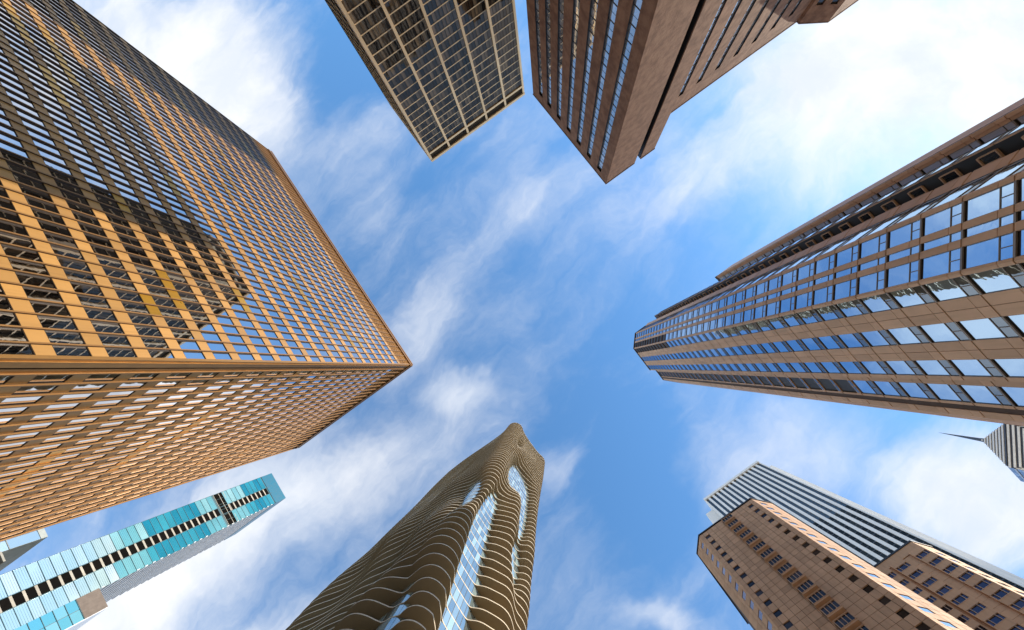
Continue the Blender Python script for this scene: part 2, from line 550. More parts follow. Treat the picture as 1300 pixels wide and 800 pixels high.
# ================================================================ 3. brown slotted tower with a wing and a pavilion
def brown_tower():
    H = 111.0
    root = thing('hotel_tower', 'plain dark brown tower with narrow vertical window slots and a stepped wing', 'tower', (-60, 48))
    br = surf('brown_brick', (0.33, 0.172, 0.098), 0.85, var=0.07, nscale=0.55, namp=0.38, col2=(0.19, 0.094, 0.056), bump=0.9, bscale=2.2, spec=0.2)
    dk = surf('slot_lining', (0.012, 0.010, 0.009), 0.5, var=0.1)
    gl = glass('slot_glass', (1.0, 0.96, 0.92), (0.40, 0.37, 0.35), base=0.55, ior=1.7)
    wl = Pieces(root, 'wall_pier', br); ln = Pieces(root, 'slot_lining', dk); pa = Pieces(root, 'pane', gl); ba = Pieces(root, 'glazing_bar', dk); pw = Pieces(root, 'pavilion_window', glass('pavilion_glass', (0.3, 0.3, 0.3), (0.03, 0.025, 0.02), base=0.2, ior=1.5))

    def slotted(w, slots, ztop, depth, th=1.6, pitch=3.32, zmin=22.0, side=1):
        prev = 0.0
        for (a, b, zt) in slots:
            wl.add(w.M(prev, a, -th, 0, 0, H - .35))
            wl.add(w.M(a, b, -th, -.003, zt, H - .35))
            prev = b
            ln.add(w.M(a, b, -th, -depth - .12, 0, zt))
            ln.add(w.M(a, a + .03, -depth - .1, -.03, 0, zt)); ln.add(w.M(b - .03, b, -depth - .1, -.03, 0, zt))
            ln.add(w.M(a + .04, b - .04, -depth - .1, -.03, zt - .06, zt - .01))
            z = zt - .5
            k = 0
            while z - pitch / 2 > zmin:
                pa.add(w.M(a + .04, b - .04, -depth - .08, -depth - .04, z - pitch / 2 + .04, z - .04, tilt=.002))
                ba.add(w.M(a + .03, b - .03, -depth - .06, -depth + (.03 if k % 2 == 0 else -.02), z - (.06 if k % 2 == 0 else .03), z + (.06 if k % 2 == 0 else .03)))
                z -= pitch / 2; k += 1
        wl.add(w.M(prev, w.len, -th, 0, 0, H - .35))

    # east face, seven slots
    WE = Wall((-39.4, 30.7), (-39.4, 63.4), (1, 0))
    edges = [(33.3, 35.0), (37.8, 39.5), (42.1, 43.9), (46.5, 48.25), (50.85, 52.6), (55.05, 56.75), (58.85, 60.4)]
    slotted(WE, [(a - 30.7, b - 30.7, 108.6 - .22 * i) for i, (a, b) in enumerate(edges)], H, .36)
    # south face, plain, with a deep black shadow gap
    w = Wall((-39.4 - 1.6, 30.7), (-48.7, 30.7), (0, -1)); wl.add(w.M(0, w.len, -1.6, -.002, 0, H - .35))
    w = Wall((-50.5, 30.7), (-55.1, 30.7), (0, -1)); wl.add(w.M(0, w.len, -1.6, 0, 0, H - .35))
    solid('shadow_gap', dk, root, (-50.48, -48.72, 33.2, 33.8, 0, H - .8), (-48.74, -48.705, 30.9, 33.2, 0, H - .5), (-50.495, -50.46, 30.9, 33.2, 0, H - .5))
    solid('return_wall', br, root, (-55.1, -54.6, 32.305, 37.6, 0, H - .35))
    # wing
    WG = Wall((-55.1, 36.0), (-105.5, 36.0), (0, -1))
    slotted(WG, [(e - 55.1 - .8, e - 55.1 + .8, 104.3) for e in (65.3, 70.9, 76.5, 82.1, 87.7, 93.3, 98.9)], H, .32)
    # pavilion with a splayed corner
    pv = [(-105.5, 36.0), (-105.5, 35.2), (-111.2, 30.9), (-135, 30.9)]
    for a, b in zip(pv[:-1], pv[1:]):
        w = Wall(a, b); out = (1, 0) if a[0] == b[0] else (0.5, -1)
        w = Wall(a, b, out)
        if a == pv[1]:
            sl = [(.9, 2.5), (4.2, 5.9)]
            prev = 0
            for (p, q) in sl + [(w.len, w.len)]:
                wl.add(w.M(prev, p, -.9, 0, 0, H - .35)); prev = q
            for (p, q) in sl:
                z = 105.2; wl.add(w.M(p, q, -.9, -.003, z, H - .35))
                while z > 30:
                    pw.add(w.M(p + .03, q - .03, -.45, -.4, z - 1.9, z - .02)); wl.add(w.M(p, q, -.9, -.004, z - 3.6, z - 1.95)); ln.add(w.M(p + .02, q - .02, -.5, -.1, z - .06, z - .01)); z -= 3.6
        else:
            wl.add(w.M(0, w.len, -.9, -.001, 0, H - .35))
    for p in (wl, ln, pa, ba, pw): p.done()
    mb = MB()
    mb.prism([(-41.2, 32.6), (-41.2, 63.3), (-130, 63.3), (-130, 38), (-55.3, 38), (-54.0, 33.9)], 0, H - .6)
    mb.build('core_wall', dk, root)
    mb = MB()
    mb.prism([(-39.3, 30.6), (-39.3, 63.5), (-41.3, 63.5), (-41.3, 32.4), (-48.6, 32.4), (-48.6, 30.6)], H - .34, H)
    mb.prism([(-50.6, 30.6), (-50.6, 32.4), (-54.5, 32.4), (-54.5, 37.7), (-105, 37.7), (-112, 32.5), (-135, 32.5), (-135, 30.8), (-111.25, 30.8), (-105.4, 35.15), (-105.4, 35.9), (-55.2, 35.9), (-55.2, 30.6)], H - .34, H)
    mb.build('coping', surf('coping_stone', (0.17, 0.095, 0.062), 0.8, var=0.05), root)


bronze_tower()
grid_tower()
brown_tower()

# ================================================================ 4. pink granite tower with blue window columns and splayed corners
def granite_tower():
    H, ZB = 160.0, 0.0
    root = thing('office_tower', 'tan granite tower with splayed corners, stone joints and columns of blue windows', 'tower', (-42, -17))
    st = surf('tan_granite', (0.72, 0.435, 0.255), 0.55, var=0.10, nscale=0.5, namp=0.12, spec=0.35)
    jt = surf('granite_joint', (0.11, 0.065, 0.042), 0.8, var=0.05)
    dk = surf('granite_dark', (0.018, 0.013, 0.010), 0.5, var=0.1)
    fr = surf('granite_frame', (0.30, 0.24, 0.19), 0.45, 0.3, var=0.08)
    gl = glass('blue_glass', (0.56, 0.77, 1.0), (0.02, 0.07, 0.15), base=0.78, ior=1.7, wob=0.006, wscale=0.6)
    gs = glass('vent_glass', (0.42, 0.50, 0.58), (0.04, 0.045, 0.05), base=0.42, ior=1.6, wob=0.004)
    PZ = 3.55
    floors = [30.6 + PZ * k for k in range(-8, 36)]
    floors = [z for z in floors if z + PZ < H - 1.2]
    small, panel, lou, box = (Pieces(root, 'vent_pane', gs),
                                    Pieces(root, 'stone_panel', st), Pieces(root, 'louvre', jt), Pieces(root, 'balcony_box', st))

    def window_col(w, s0, s1, zs, split=True, dep=.09, gs=gs):
        """floor-high window: two vent panes below a large pane, as a framed unit on each storey"""
        a, b = s0 + .03, s1 - .03
        m = (a + b) / 2
        bars = [(s0, s1, -dep - .04, -.01, .02, .18), (a, b, -dep - .03, -dep + .05, 1.04, 1.10), (s0, a, -dep - .04, -.02, .18, 3.32), (b, s1, -dep - .04, -.02, .18, 3.32)]
        panes = [('pane', gl, a, b, -dep - .03, -dep, 1.12, 3.32)]
        if split:
            bars.append((m - .025, m + .025, -dep - .03, -dep + .04, .18, 1.04))
            panes += [('vent_pane', gs, a, m - .03, -dep - .03, -dep, .2, 1.03), ('vent_pane', gs, m + .03, b, -dep - .03, -dep, .2, 1.03)]
        else:
            panes.append(('vent_pane', gs, a, b, -dep - .03, -dep, .2, 1.03))
        assembly(root, 'window', w, bars, panes, zs, fr)

    def stone_col(w, s0, s1, zs, cols=1, d=0.0):
        g_ = .022
        n = cols
        for z in zs:
            for q in range(n):
                a = s0 + (s1 - s0) * q / n; b = s0 + (s1 - s0) * (q + 1) / n
                for (u, v) in ((0.0, .16), (.16, 1.15), (1.15, PZ)):
                    panel.add(w.M(a + (g_ if q else 0), b - (g_ if q < n - 1 else 0), -.2, d + (-.05 if u == 0 else 0), z + u + g_, z + v - g_))

    def backing(w, s0, s1, z1=H - 1.0, d=-.06): mbk.boxM(w.M(s0, s1, -.6, d, ZB, z1))
    mbk, mdk = MB(), MB()
    # east face
    E_ = Wall((-27.3, -11.35), (-27.3, -20.85), (1, 0))
    cols = [('s', 0, .25, 1), ('w', .25, 1.95, 0), ('s', 1.95, 3.85, 2), ('w', 3.85, 5.65, 0), ('s', 5.65, 7.4, 2), ('w', 7.4, 9.1, 0), ('s', 9.1, 9.5, 1)]
    ZL = 117.0
    for i, (k, a, b, n) in enumerate(cols):
        if k == 's': stone_col(E_, a, b, floors, n); backing(E_, a, b)
        else:
            hi = [z for z in floors if z > ZL - 2] if i == 1 else []
            window_col(E_, a, b, [z for z in floors if z not in hi])
            mdk.boxM(E_.M(a, b, -.7, -.16, ZB, H - 1.0))
            for z in hi:
                lou.add(E_.M(a, b, -.28, .02, z + .1, z + .75))
    # north-east splay
    A_ = Wall((-27.3, -11.35), (-31.2, -7.25), (1, 1))
    L = A_.len
    sc = L / 5.66
    cols = [('s', 0, .22, 1), ('w', .22, 1.92, 0), ('s', 1.92, 2.50, 1), ('w', 2.50, 3.18, 1), ('s', 3.18, 3.72, 1), ('w', 3.72, 5.30, 0), ('s', 5.30, 5.66, 1)]
    for i, (k, a, b, n) in enumerate(cols):
        a *= sc; b *= sc
        if k == 's': stone_col(A_, a, b, floors, 1); backing(A_, a, b)
        else:
            hi = [z for z in floors if z > ZL - 2] if i == 1 else []
            window_col(A_, a, b, [z for z in floors if z not in hi], split=(n == 0), gs=gl)
            mdk.boxM(A_.M(a, b, -.7, -.16, ZB, H - 1.0))
            for z in hi:
                lou.add(A_.M(a, b, -.28, .02, z + .1, z + .75))
    # north side: a glass strip, a fin, a dark recess with framed boxes, further fins
    N1 = Wall((-31.2, -7.25), (-35.2, -7.25), (0, 1))
    stone_col(N1, 0, .4, floors); window_col(N1, .4, 4.0, floors, dep=.05); backing(N1, 0, .4); mdk.boxM(N1.M(.4, 4.0, -.7, -.12, ZB, H - 1))
    F1 = Wall((-35.2, -7.25), (-36.6, -6.88), (.3, 1))
    stone_col(F1, 0, F1.len, floors); backing(F1, 0, F1.len)
    F2 = Wall((-39.4, -8.2), (-39.4, -6.07), (1, 0))
    mdk.boxM(F2.M(0, 2.0, -.7, -.1, ZB, H - 4)); stone_col(F2, 2.0, 2.13, floors[:-1]); backing(F2, 2.0, 2.13, H - 4)
    for z in floors[:-1]:
        for (c, d) in ((.2, .32), (1.75, 1.87)): box.add(F2.M(.78, 1.62, -.1, .12, z + c, z + d))
        box.add(F2.M(.75, .85, -.1, .115, z + .3, z + 1.77)); box.add(F2.M(1.55, 1.65, -.1, .115, z + .3, z + 1.77))
        small.add(F2.M(.85, 1.55, -.06, -.02, z + .34, z + 1.74))
    N2 = Wall((-39.4, -6.07), (-41.8, -6.07), (0, 1)); window_col(N2, .2, 2.4, floors[:-1], dep=.05); mdk.boxM(N2.M(.14, 2.4, -.7, -.12, ZB, H - 4))
    F3 = Wall((-50.0, -8.2), (-50.0, -5.75), (1, 0))
    fl3 = [z for z in floors if z < 117]
    mbk.boxM(F3.M(0, .9, -.8, -.06, ZB, 121)); window_col(F3, .95, 1.62, fl3, split=False, gs=gl); mdk.boxM(F3.M(.9, 1.65, -.8, -.16, ZB, 121)); stone_col(F3, 1.64, 2.02, fl3); stone_col(F3, 2.05, 2.45, fl3, d=.18); backing(F3, 1.64, 2.45, 121)
    # south side: recessed bay
    C_ = Wall((-28.9, -21.3), (-28.9, -26.2), (1, 0))
    lowf = [z for z in floors if z < 56]; hif = [z for z in floors if z >= 56]
    stone_col(C_, 0, 1.3, floors); backing(C_, 0, 1.3)
    window_col(C_, 1.3, 3.3, lowf); mdk.boxM(C_.M(1.3, 3.3, -.9, -.16, ZB, H - 1.0))
    for z in hif:
        box.add(C_.M(1.3, 3.3, -.3, -.02, z + .1, z + .75))
        small.add(C_.M(1.4, 2.2, -.02, 0.0, z + .2, z + .65)); small.add(C_.M(2.3, 3.2, -.02, 0.0, z + .2, z + .65))
    stone_col(C_, 3.3, 3.6, floors); stone_col(C_, 4.2, 4.9, floors, d=.02); backing(C_, 3.3, 4.9)
    S2 = Wall((-28.9, -26.2), (-33.4, -30.8), (1, -1)); stone_col(S2, 0, S2.len, floors, 4); backing(S2, 0, S2.len)
    for p in (small, panel, lou, box): p.done()
    mbk.build('joint_backing', jt, root); mdk.build('window_backing', dk, root)
    mb = MB()
    mb.prism([(-27.95, -11.8), (-27.95, -20.8), (-29.6, -21.4), (-29.6, -26.0), (-33.8, -30.2), (-56, -30.2), (-56, -8.3), (-40.2, -8.3), (-40.2, -8.0), (-31.5, -8.0)], 0, H - 1.4)
    mb.build('core_wall', jt, root)
    mb = MB(); mb.box(-56, -50.8, -8.25, -5.8, 0, 121); mb.box(-49, -40.1, -8.28, -7.5, 0, 140); mb.build('side_block', st, root)
    mb = MB()
    mb.prism([(-27.2, -11.3), (-31.1, -7.15), (-36, -7.15), (-36, -10), (-29.5, -12.5), (-29.5, -20.9), (-27.2, -20.9)], H - 1.0, H)
    mb.prism([(-28.8, -21.2), (-30.5, -21.2), (-30.5, -26.5), (-34, -30.2), (-33.5, -30.95), (-28.8, -26.25)], H - 1.0, H - .1)
    mb.build('coping', jt, root)


# ================================================================ 5. tower with rippling balcony slabs
def wavy_tower():
    root = thing('residential_tower', 'rippling tower of wavy concrete balcony slabs with pools of pale blue glass', 'tower', (65, -28))
    X0, X1, Y0, Y1, H = 39.0, 90.0, -40.4, -15.8, 262.0
    ed = surf('slab_edge_lit', (0.82, 0.70, 0.52), 0.7, var=0.05, nscale=0.3, namp=0.1, streak=False)  # slab concrete brightened: light caught by the edges is in the colour
    so = surf('slab_soffit_shaded', (0.36, 0.275, 0.165), 0.8, var=0.06, nscale=0.15, namp=0.15, streak=False)  # same concrete darkened: shade under the slabs is in the colour
    gl = glass('pool_glass', (0.86, 0.94, 0.94), (0.16, 0.22, 0.23), base=0.5, ior=1.7, ivar=.8, wob=0.01, wscale=0.4)
    dk = surf('tower_mullion', (0.06, 0.05, 0.04), 0.5, var=0.1)
    PZ = 3.6
    zs = [14 + PZ * k for k in range(69)]
    zs = [z for z in zs if z < H - .5]
    # ripple field on the west face (north, height) and on the north face (east, height)
    WB = [  # north, z, radius north, radius z, lift
        (-21.6, 128, 2.4, 13, -4.2), (-21.6, 112, 2.7, 14, -4.6), (-23.2, 96, 2.6, 14, -4.6), (-24.8, 80, 2.5, 13, -4.6), (-25.6, 64, 2.6, 12, -4.4), (-26.5, 48, 2.6, 12, -4.0),
        (-26.0, 180, 3.2, 15, -5.6), (-30.5, 180, 3.2, 13, -4.6), (-34.2, 166, 2.5, 17, -5.4), (-35.6, 148, 1.9, 13, -4.2), (-35.0, 119, 2.4, 10, -6.4), (-21.5, 224, 1.5, 8, -2.6),
        (-15.6, 62, 3.4, 34, 1.7), (-16.0, 112, 3.0, 30, 1.4), (-17.5, 165, 3.4, 30, 1.3), (-28.4, 146, 2.6, 15, 2.0), (-29.2, 124, 2.6, 16, 2.1), (-32.0, 100, 2.8, 18, 1.8), (-34.5, 80, 3.0, 18, 1.6), (-38.5, 150, 2.6, 40, 1.1), (-39.5, 110, 2.4, 30, .9), (-23.5, 210, 3.2, 16, 1.0),
        (-32, 225, 5, 18, .7), (-14.5, 266, 4.0, 50, 1.5), (-42, 262, 4.5, 60, 1.5)]
    NB = [  # east, z, radius east, radius z, lift
        (40.8, 128, 2.6, 15, -4.4), (41.2, 66, 2.8, 13, -4.6), (44.5, 140, 4.0, 14, -2.0), (47.5, 72, 4.0, 14, 1.4), (50, 110, 5, 18, 1.2), (58, 95, 6, 16, -2.4), (56, 160, 6, 18, 1.0), (66, 130, 6, 20, 1.6), (63, 190, 6, 20, -1.6), (72, 105, 7, 18, -1.4), (76, 160, 7, 26, 1.5), (82, 200, 7, 25, -1.0), (84, 120, 6, 20, 1.4), (52, 215, 7, 22, .9), (70, 230, 8, 18, -1.0), (39, 266, 5, 50, 1.5)]
    WB, NB = np.array(WB), np.array(NB)

    def field(B, u, z):
        return float(1.15 * (B[:, 4] * np.exp(-((u - B[:, 0]) / B[:, 2]) ** 2 - ((z - B[:, 1]) / B[:, 3]) ** 2)).sum())
    # perimeter of the glass line with rounded corners
    per = []
    def arc(cx_, cy_, r, a0, a1, n):
        for i in range(n + 1):
            a = R_(a0 + (a1 - a0) * i / n); per.append((cx_ + r * math.cos(a), cy_ + r * math.sin(a), math.cos(a), math.sin(a)))
    r = 3.2
    for i in range(90): per.append((X0, Y0 + r + (Y1 - Y0 - 2 * r) * i / 90, -1, 0))
    arc(X0 + r, Y1 - r, r, 180, 90, 26)
    for i in range(1, 90): per.append((X0 + r + (X1 - X0 - 2 * r) * i / 90, Y1, 0, 1))
    arc(X1 - r, Y1 - r, r, 90, 0, 6)
    arc(X1 - r, Y0 + r, r, 0, -90, 6)
    for i in range(1, 12): per.append((X1 - r - (X1 - X0 - 2 * r) * i / 12, Y0, 0, -1))
    arc(X0 + r, Y0 + r, r, 270, 180, 20)
    per.pop()

    def depth(x, y, nx, ny, z):
        wv = max(0, -nx); nv = max(0, ny)
        base = 2.25 + .28 * math.sin(z * .045 + x * .16 - y * .21)
        f = base + wv * field(WB, y, z) + nv * field(NB, x, z) + max(0, -ny) * (.6 * math.sin(z * .05 + x * .1) + 1.5 * math.exp(-((z - 262) / 60) ** 2))
        soft = .5
        lo = -.06
        f = lo + .5 * ((f - lo) + math.sqrt((f - lo) ** 2 + soft))
        return 4.7 - .5 * ((4.7 - f) + math.sqrt((4.7 - f) ** 2 + .8))
    n = len(per)
    T = .28
    for z in zs:
        pts = []
        for (x, y, nx, ny) in per:
            d = depth(x, y, nx, ny, z)
            pts.append((x + nx * d, y + ny * d))
        mb = MB()
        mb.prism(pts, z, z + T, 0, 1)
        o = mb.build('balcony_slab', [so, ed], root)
    # roof edge
    mb = MB(); mb.prism([(x + nx * depth(x, y, nx, ny, H) * .8, y + ny * depth(x, y, nx, ny, H) * .8) for (x, y, nx, ny) in per], H - 1.4, H); mb.build('roof_rim', [so], root)
    # glass storeys
    panes, mul = Pieces(root, 'pane', gl), Pieces(root, 'mullion', dk)
    WW = Wall((X0, Y0 + r), (X0, Y1 - r), (-1, 0)); WN = Wall((X0 + r, Y1), (X1 - r, Y1), (0, 1))
    corner = []
    for (cy_, a0, a1) in ((Y1 - r, 180, 90), (Y0 + r, 270, 180)):
        for i in range(6):
            p, q = [(X0 + r + r * math.cos(R_(a0 + (a1 - a0) * j / 6)), cy_ + r * math.sin(R_(a0 + (a1 - a0) * j / 6))) for j in (i, i + 1)]
            am = R_(a0 + (a1 - a0) * (i + .5) / 6)
            corner.append((Wall(p, q, (math.cos(am), math.sin(am))), 1.15))
    for z in zs:
        for w, pit in [(WW, 1.2), (WN, 1.5)] + corner:
            m = max(1, round(w.len / pit))
            for i in range(m):
                a, b = w.len * i / m, w.len * (i + 1) / m
                panes.add(w.M(a + .03, b - .03, -.10, -.06, z + T + .03, z + PZ - .03, tilt=.004))
                if w is WW: mul.add(w.M(a - .03, a + .03, -.12, -.01, z + T, z + PZ))
    panes.done(); mul.done()
    mb = MB(); mb.prism([(X0 + .25, Y0 + r), (X0 + .5 + r * .3, Y0 + .5 + r * .3), (X0 + r, Y0 + .25), (X1 - .3, Y0 + .25), (X1 - .3, Y1 - .3), (X0 + r, Y1 - .25), (X0 + .5 + r * .3, Y1 - .5 - r * .3), (X0 + .25, Y1 - r)], 0, H - 1.5); mb.build('core_wall', dk, root)


granite_tower()
wavy_tower()

# ================================================================ 6. slim teal glass tower with an annex
def teal_tower():
    X0, X1, Y0, Y1, H = 165.0, 200.0, 28.0, 44.3, 238.4
    root = thing('residential_tower', 'slim teal glass tower with a ladder of dark square openings up its face', 'tower', ((X0 + X1) / 2, (Y0 + Y1) / 2))
    gl = glass('teal_glass', (0.07, 0.48, 0.64), (0.0, 0.17, 0.27), base=0.40, ior=1.45, ivar=.4, inside2=(0.05, 0.34, 0.42), wob=0.01, wscale=0.3)
    gm_ = glass('aqua_glass', (0.34, 0.76, 0.82), (0.08, 0.34, 0.40), base=0.45, ior=1.5, ivar=.4, inside2=(0.40, 0.62, 0.62), wob=0.01, wscale=0.3)
    gp = glass('pale_teal_glass', (0.82, 0.96, 0.94), (0.34, 0.50, 0.50), base=0.42, ior=1.5, ivar=.1, inside2=(0.62, 0.68, 0.66), wob=0.01, wscale=0.3)  # palest tint, used on the lower storeys
    fm = surf('teal_mullion', (0.03, 0.10, 0.13), 0.5, 0.3, var=0.1)
    be = surf('teal_stone', (0.50, 0.46, 0.38), 0.7, var=0.08)
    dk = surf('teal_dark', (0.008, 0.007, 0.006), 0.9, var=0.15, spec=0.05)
    tp = surf('teal_parapet', (0.0, 0.15, 0.25), 0.3, 0.0, var=0.05, streak=False)
    sd_ = surf('teal_side', (0.84, 0.87, 0.92), 0.5, var=0.08)
    PZ = 3.08
    w = Wall((X0, Y1), (X0, Y0), (-1, 0))
    L = w.len
    c0, c1 = 6.7, 10.3
    panes, pm, pp, mul, sq, st, bars = Pieces(root, 'pane', gl), Pieces(root, 'pane', gm_), Pieces(root, 'pane', gp), Pieces(root, 'mullion', fm), Pieces(root, 'dark_opening', dk), Pieces(root, 'stone_band', be), Pieces(root, 'transom', fm)
    zs = [118 + PZ * k for k in range(-34, 40)]
    for z in zs:
        if z > 228 or z < 4: continue
        if 196 < z + PZ / 2 < 202.6: continue
        for (a, b) in ((0, c0), (c1, L)):
            m = 1
            for q in range(m):
                p, e = a + (b - a) * q / m, a + (b - a) * (q + 1) / m
                u = z + random.gauss(0, 1.6)
                k_ = pp if u < 146 else pm if (u < 158 or 184 < u < 212) else panes
                k_.add(w.M(p + .01, e - .01, -.1, -.05, z + .10, z + PZ - .08, tilt=.006))
                for v in range(1, 5): bars.add(w.M(p, e, -.06, -.035, z + v * PZ / 5 - .015, z + v * PZ / 5 + .015))
            bars.add(w.M(a, b, -.12, .05, z - .07, z + .08))
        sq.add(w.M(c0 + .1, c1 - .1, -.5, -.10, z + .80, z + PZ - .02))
        st.add(w.M(c0 + .1, c1 - .1, -.5, -.06, z + .03, z + .78))
    for a in (c0, c1): mul.add(w.M(a - .1, a + .1, -.2, .10, 0, 231))
    for a in (.0, L): mul.add(w.M(a - .05, a + .05, -.2, .06, 0, 231))
    # plant floor
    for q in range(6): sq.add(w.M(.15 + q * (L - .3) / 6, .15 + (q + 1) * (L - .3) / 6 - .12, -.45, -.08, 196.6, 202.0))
    for zz in (196.2, 199.2, 202.1): st.add(w.M(0, L, -.4, -.05, zz, zz + .22))
    for p in (panes, pm, pp, mul, sq, st, bars): p.done()
    solid('parapet', tp, root, (X0, X0 + .6, Y0, Y1, 229.6, H), (X0 + .6, X1, Y0, Y0 + .6, 229.6, H))
    # south flank
    WS = Wall((X0 + .02, Y0), (X1, Y0), (0, -1))
    sl = Pieces(root, 'side_band', sd_)
    for z in zs:
        if 4 < z < 227: sl.add(WS.M(0.02, WS.len, -.3, .10, z, z + 1.2))
    sl.done()
    solid('core_wall', fm, root, (X0 + .16, X1, Y0 + .16, Y1 - .02, 0, 229.5))
    # annex in front of the south flank
    a = Wall((162.0, 27.9), (162.0, 21.2), (-1, 0))
    pa = Pieces(root, 'annex_pane', gm_); ab = Pieces(root, 'annex_transom', fm)
    z = 129.5
    while z > 6:
        for q in range(2): pa.add(a.M(q * 3.35 + .06, q * 3.35 + 3.29, -.1, -.05, z - 2.95, z - .05, tilt=.006))
        ab.add(a.M(0, 6.7, -.1, .06, z - .05, z + .09)); z -= 3.08
    pa.done(); ab.done()
    solid('annex_wall', surf('annex_stone', (0.20, 0.155, 0.125), 0.7, var=0.05), root, (162.0, 164.9, 21.2, 27.9, 129.7, 136.5), (162.2, 190, 21.3, 27.6, 0, 129.6))
    solid('annex_flank', sd_, root, (162.1, 190, 21.0, 21.29, 0, 136.4))


# ================================================================ 7. pale glass tower peeping out behind the bronze tower
def pale_tower():
    X0, Y0, Y1, H = 172.0, 52.9, 62.0, 138.0
    root = thing('residential_tower', 'pale glass tower peeping out behind the bronze tower above the teal one', 'tower', (X0 + 10, 57))
    gl = glass('pale_glass', (0.86, 0.93, 0.92), (0.30, 0.36, 0.36), base=0.5, ior=1.6, ivar=.2)
    fm = surf('pale_mullion', (0.40, 0.44, 0.42), 0.6, var=0.1)
    be = surf('pale_slab', (0.46, 0.44, 0.38), 0.7, var=0.1)
    w = Wall((X0, Y1), (X0, Y0), (-1, 0))
    pa, fr, sl = Pieces(root, 'pane', gl), Pieces(root, 'transom', fm), Pieces(root, 'canopy', be)
    z = H - 2
    k = 0
    while z > 4:
        for q in range(3): pa.add(w.M(q * w.len / 3 + .05, (q + 1) * w.len / 3 - .05, -.1, -.05, z - 8.2, z - .1, tilt=.004))
        fr.add(w.M(0, w.len, -.15, .06, z - .08, z + .08))
        z -= 8.4; k += 1
    for z in (125, 113.4, 101, 88): sl.add(w.M(w.len - .2, w.len + 3.2, -6, .1, z, z + .6)); 
    pa.done(); fr.done(); sl.done()
    solid('wall', fm, root, (X0 + .16, X0 + 22, Y0, Y1, 0, H))
    solid('lower_wing', be, root, (X0 + .4, X0 + 22, Y0 - 2.6, Y0 - .01, 0, 112))


# ================================================================ 8. tan panelled tower with a ladder of bay windows
def tan_tower():
    H, YN = 120.3, -55.6
    root = thing('hotel_tower', 'tan stone panelled tower with one ladder of projecting bay windows', 'tower', (-13, -66))
    st = surf('tan_panel', (0.64, 0.39, 0.235), 0.7, var=0.10, nscale=0.5, namp=0.12, spec=0.3)
    jt = surf('tan_joint', (0.06, 0.032, 0.02), 0.85, var=0.05)
    dk = surf('tan_dark', (0.02, 0.014, 0.011), 0.5, var=0.1)
    fr = surf('bay_frame', (0.62, 0.38, 0.225), 0.6, var=0.06)
    gl = glass('dim_glass', (0.22, 0.22, 0.24), (0.012, 0.009, 0.008), base=0.12, ior=1.5, ivar=1.0)
    gb = glass('splay_glass', (0.45, 0.50, 0.68), (0.05, 0.06, 0.09), base=0.35, ior=1.6)
    gw = glass('glint_glass', (1.0, 0.97, 0.92), (0.10, 0.09, 0.08), base=0.75, ior=1.6)  # brighter copy of the window glass, painting glints on the lit splay
    PZ = 3.31
    zc = [117.0 - PZ * k for k in range(34)]
    pan, win, win2, win3 = Pieces(root, 'stone_panel', st), Pieces(root, 'window', gl), Pieces(root, 'splay_window', gb), Pieces(root, 'glint_window', gw)
    N_ = Wall((-4.8, YN), (-20.9, YN), (0, 1))
    xs = [0, .9, 2.15, 3.45, 4.75, 6.55, 9.65, 11.2, 12.7, 13.9, 15.1, 16.1]
    g_ = .035
    for c in zc:
        rows = [(c - .72, c + .72), (c + .72, c + .72 + PZ - 1.44)]
        for r_, (a, b) in enumerate(rows):
            if b > H - .4: b = H - .4
            for i in range(len(xs) - 1):
                p, q = xs[i], xs[i + 1]
                if r_ == 0 and i in (1, 9):
                    win.add(N_.M(p + .06, q - .06, -.22, -.17, a + .05, b - .05, tilt=.003)); continue
                pan.add(N_.M(p + g_, q - g_, -.18, 0.0, a + g_, b - g_))
    # projecting bay window on every storey: sill wall, frame bars and four panes
    a, b, d = 6.7, 9.5, .85
    bars = [(a, b, .004, d, -1.22, -.93), (a - .05, b + .05, .003, d + .08, -.93, -.86), (a - .05, b + .05, .003, d + .08, .90, 1.0)]
    for i in range(5):
        s = a + .02 + (b - a - .14) * i / 4
        bars.append((s, s + .10, d - .14, d + .04, -.86, .90))
    panes = [('pane', gl, a + .12 + (b - a - .14) * i / 4, a + .02 + (b - a - .14) * (i + 1) / 4, d - .12, d - .08, -.86, .90) for i in range(4)]
    panes += [('pane', gl, a + .02, a + .06, .02, d - .16, -.86, .90), ('pane', gl, b - .06, b - .02, .02, d - .16, -.86, .90)]
    assembly(root, 'bay_window', N_, bars, panes, zc, fr)
    # splayed corners
    for (A, B, out, lit) in (((-1.7, -58.8), (-4.8, YN), (1, 1), 0), ((-20.9, YN), (-24.4, -59.3), (-1, 1), 1)):
        w = Wall(A, B, out)
        L = w.len
        cs = [0, .35 * L, .55 * L, .85 * L, L] if not lit else [0, .2 * L, .5 * L, .72 * L, L]
        for c in zc:
            for r_, (a, b) in enumerate([(c - .72, c + .72), (c + .72, c + .72 + PZ - 1.44)]):
                b = min(b, H - .4)
                for i in range(4):
                    if r_ == 0 and i == (2 if not lit else 1):
                        (win2 if not lit else win3).add(w.M(cs[i] + .05, cs[i + 1] - .05, -.12, -.08, a + .02, b - .02, tilt=.004)); continue
                    pan.add(w.M(cs[i] + g_, cs[i + 1] - g_, -.18, 0, a + g_, b - g_))
    for p in (pan, win, win2, win3): p.done()
    mb = MB(); mb.prism([(-1.9, -59.0), (-4.9, YN - .24), (-20.8, YN - .24), (-24.1, -59.3), (-24.1, -78), (-1.9, -78)], 0, H - .5); mb.build('joint_backing', jt, root)
    mb = MB(); mb.prism([(-1.55, -58.8), (-4.75, YN + .12), (-20.95, YN + .12), (-24.6, -59.3), (-24.6, -78.2), (-1.55, -78.2)], H - .4, H); mb.build('coping', dk, root)


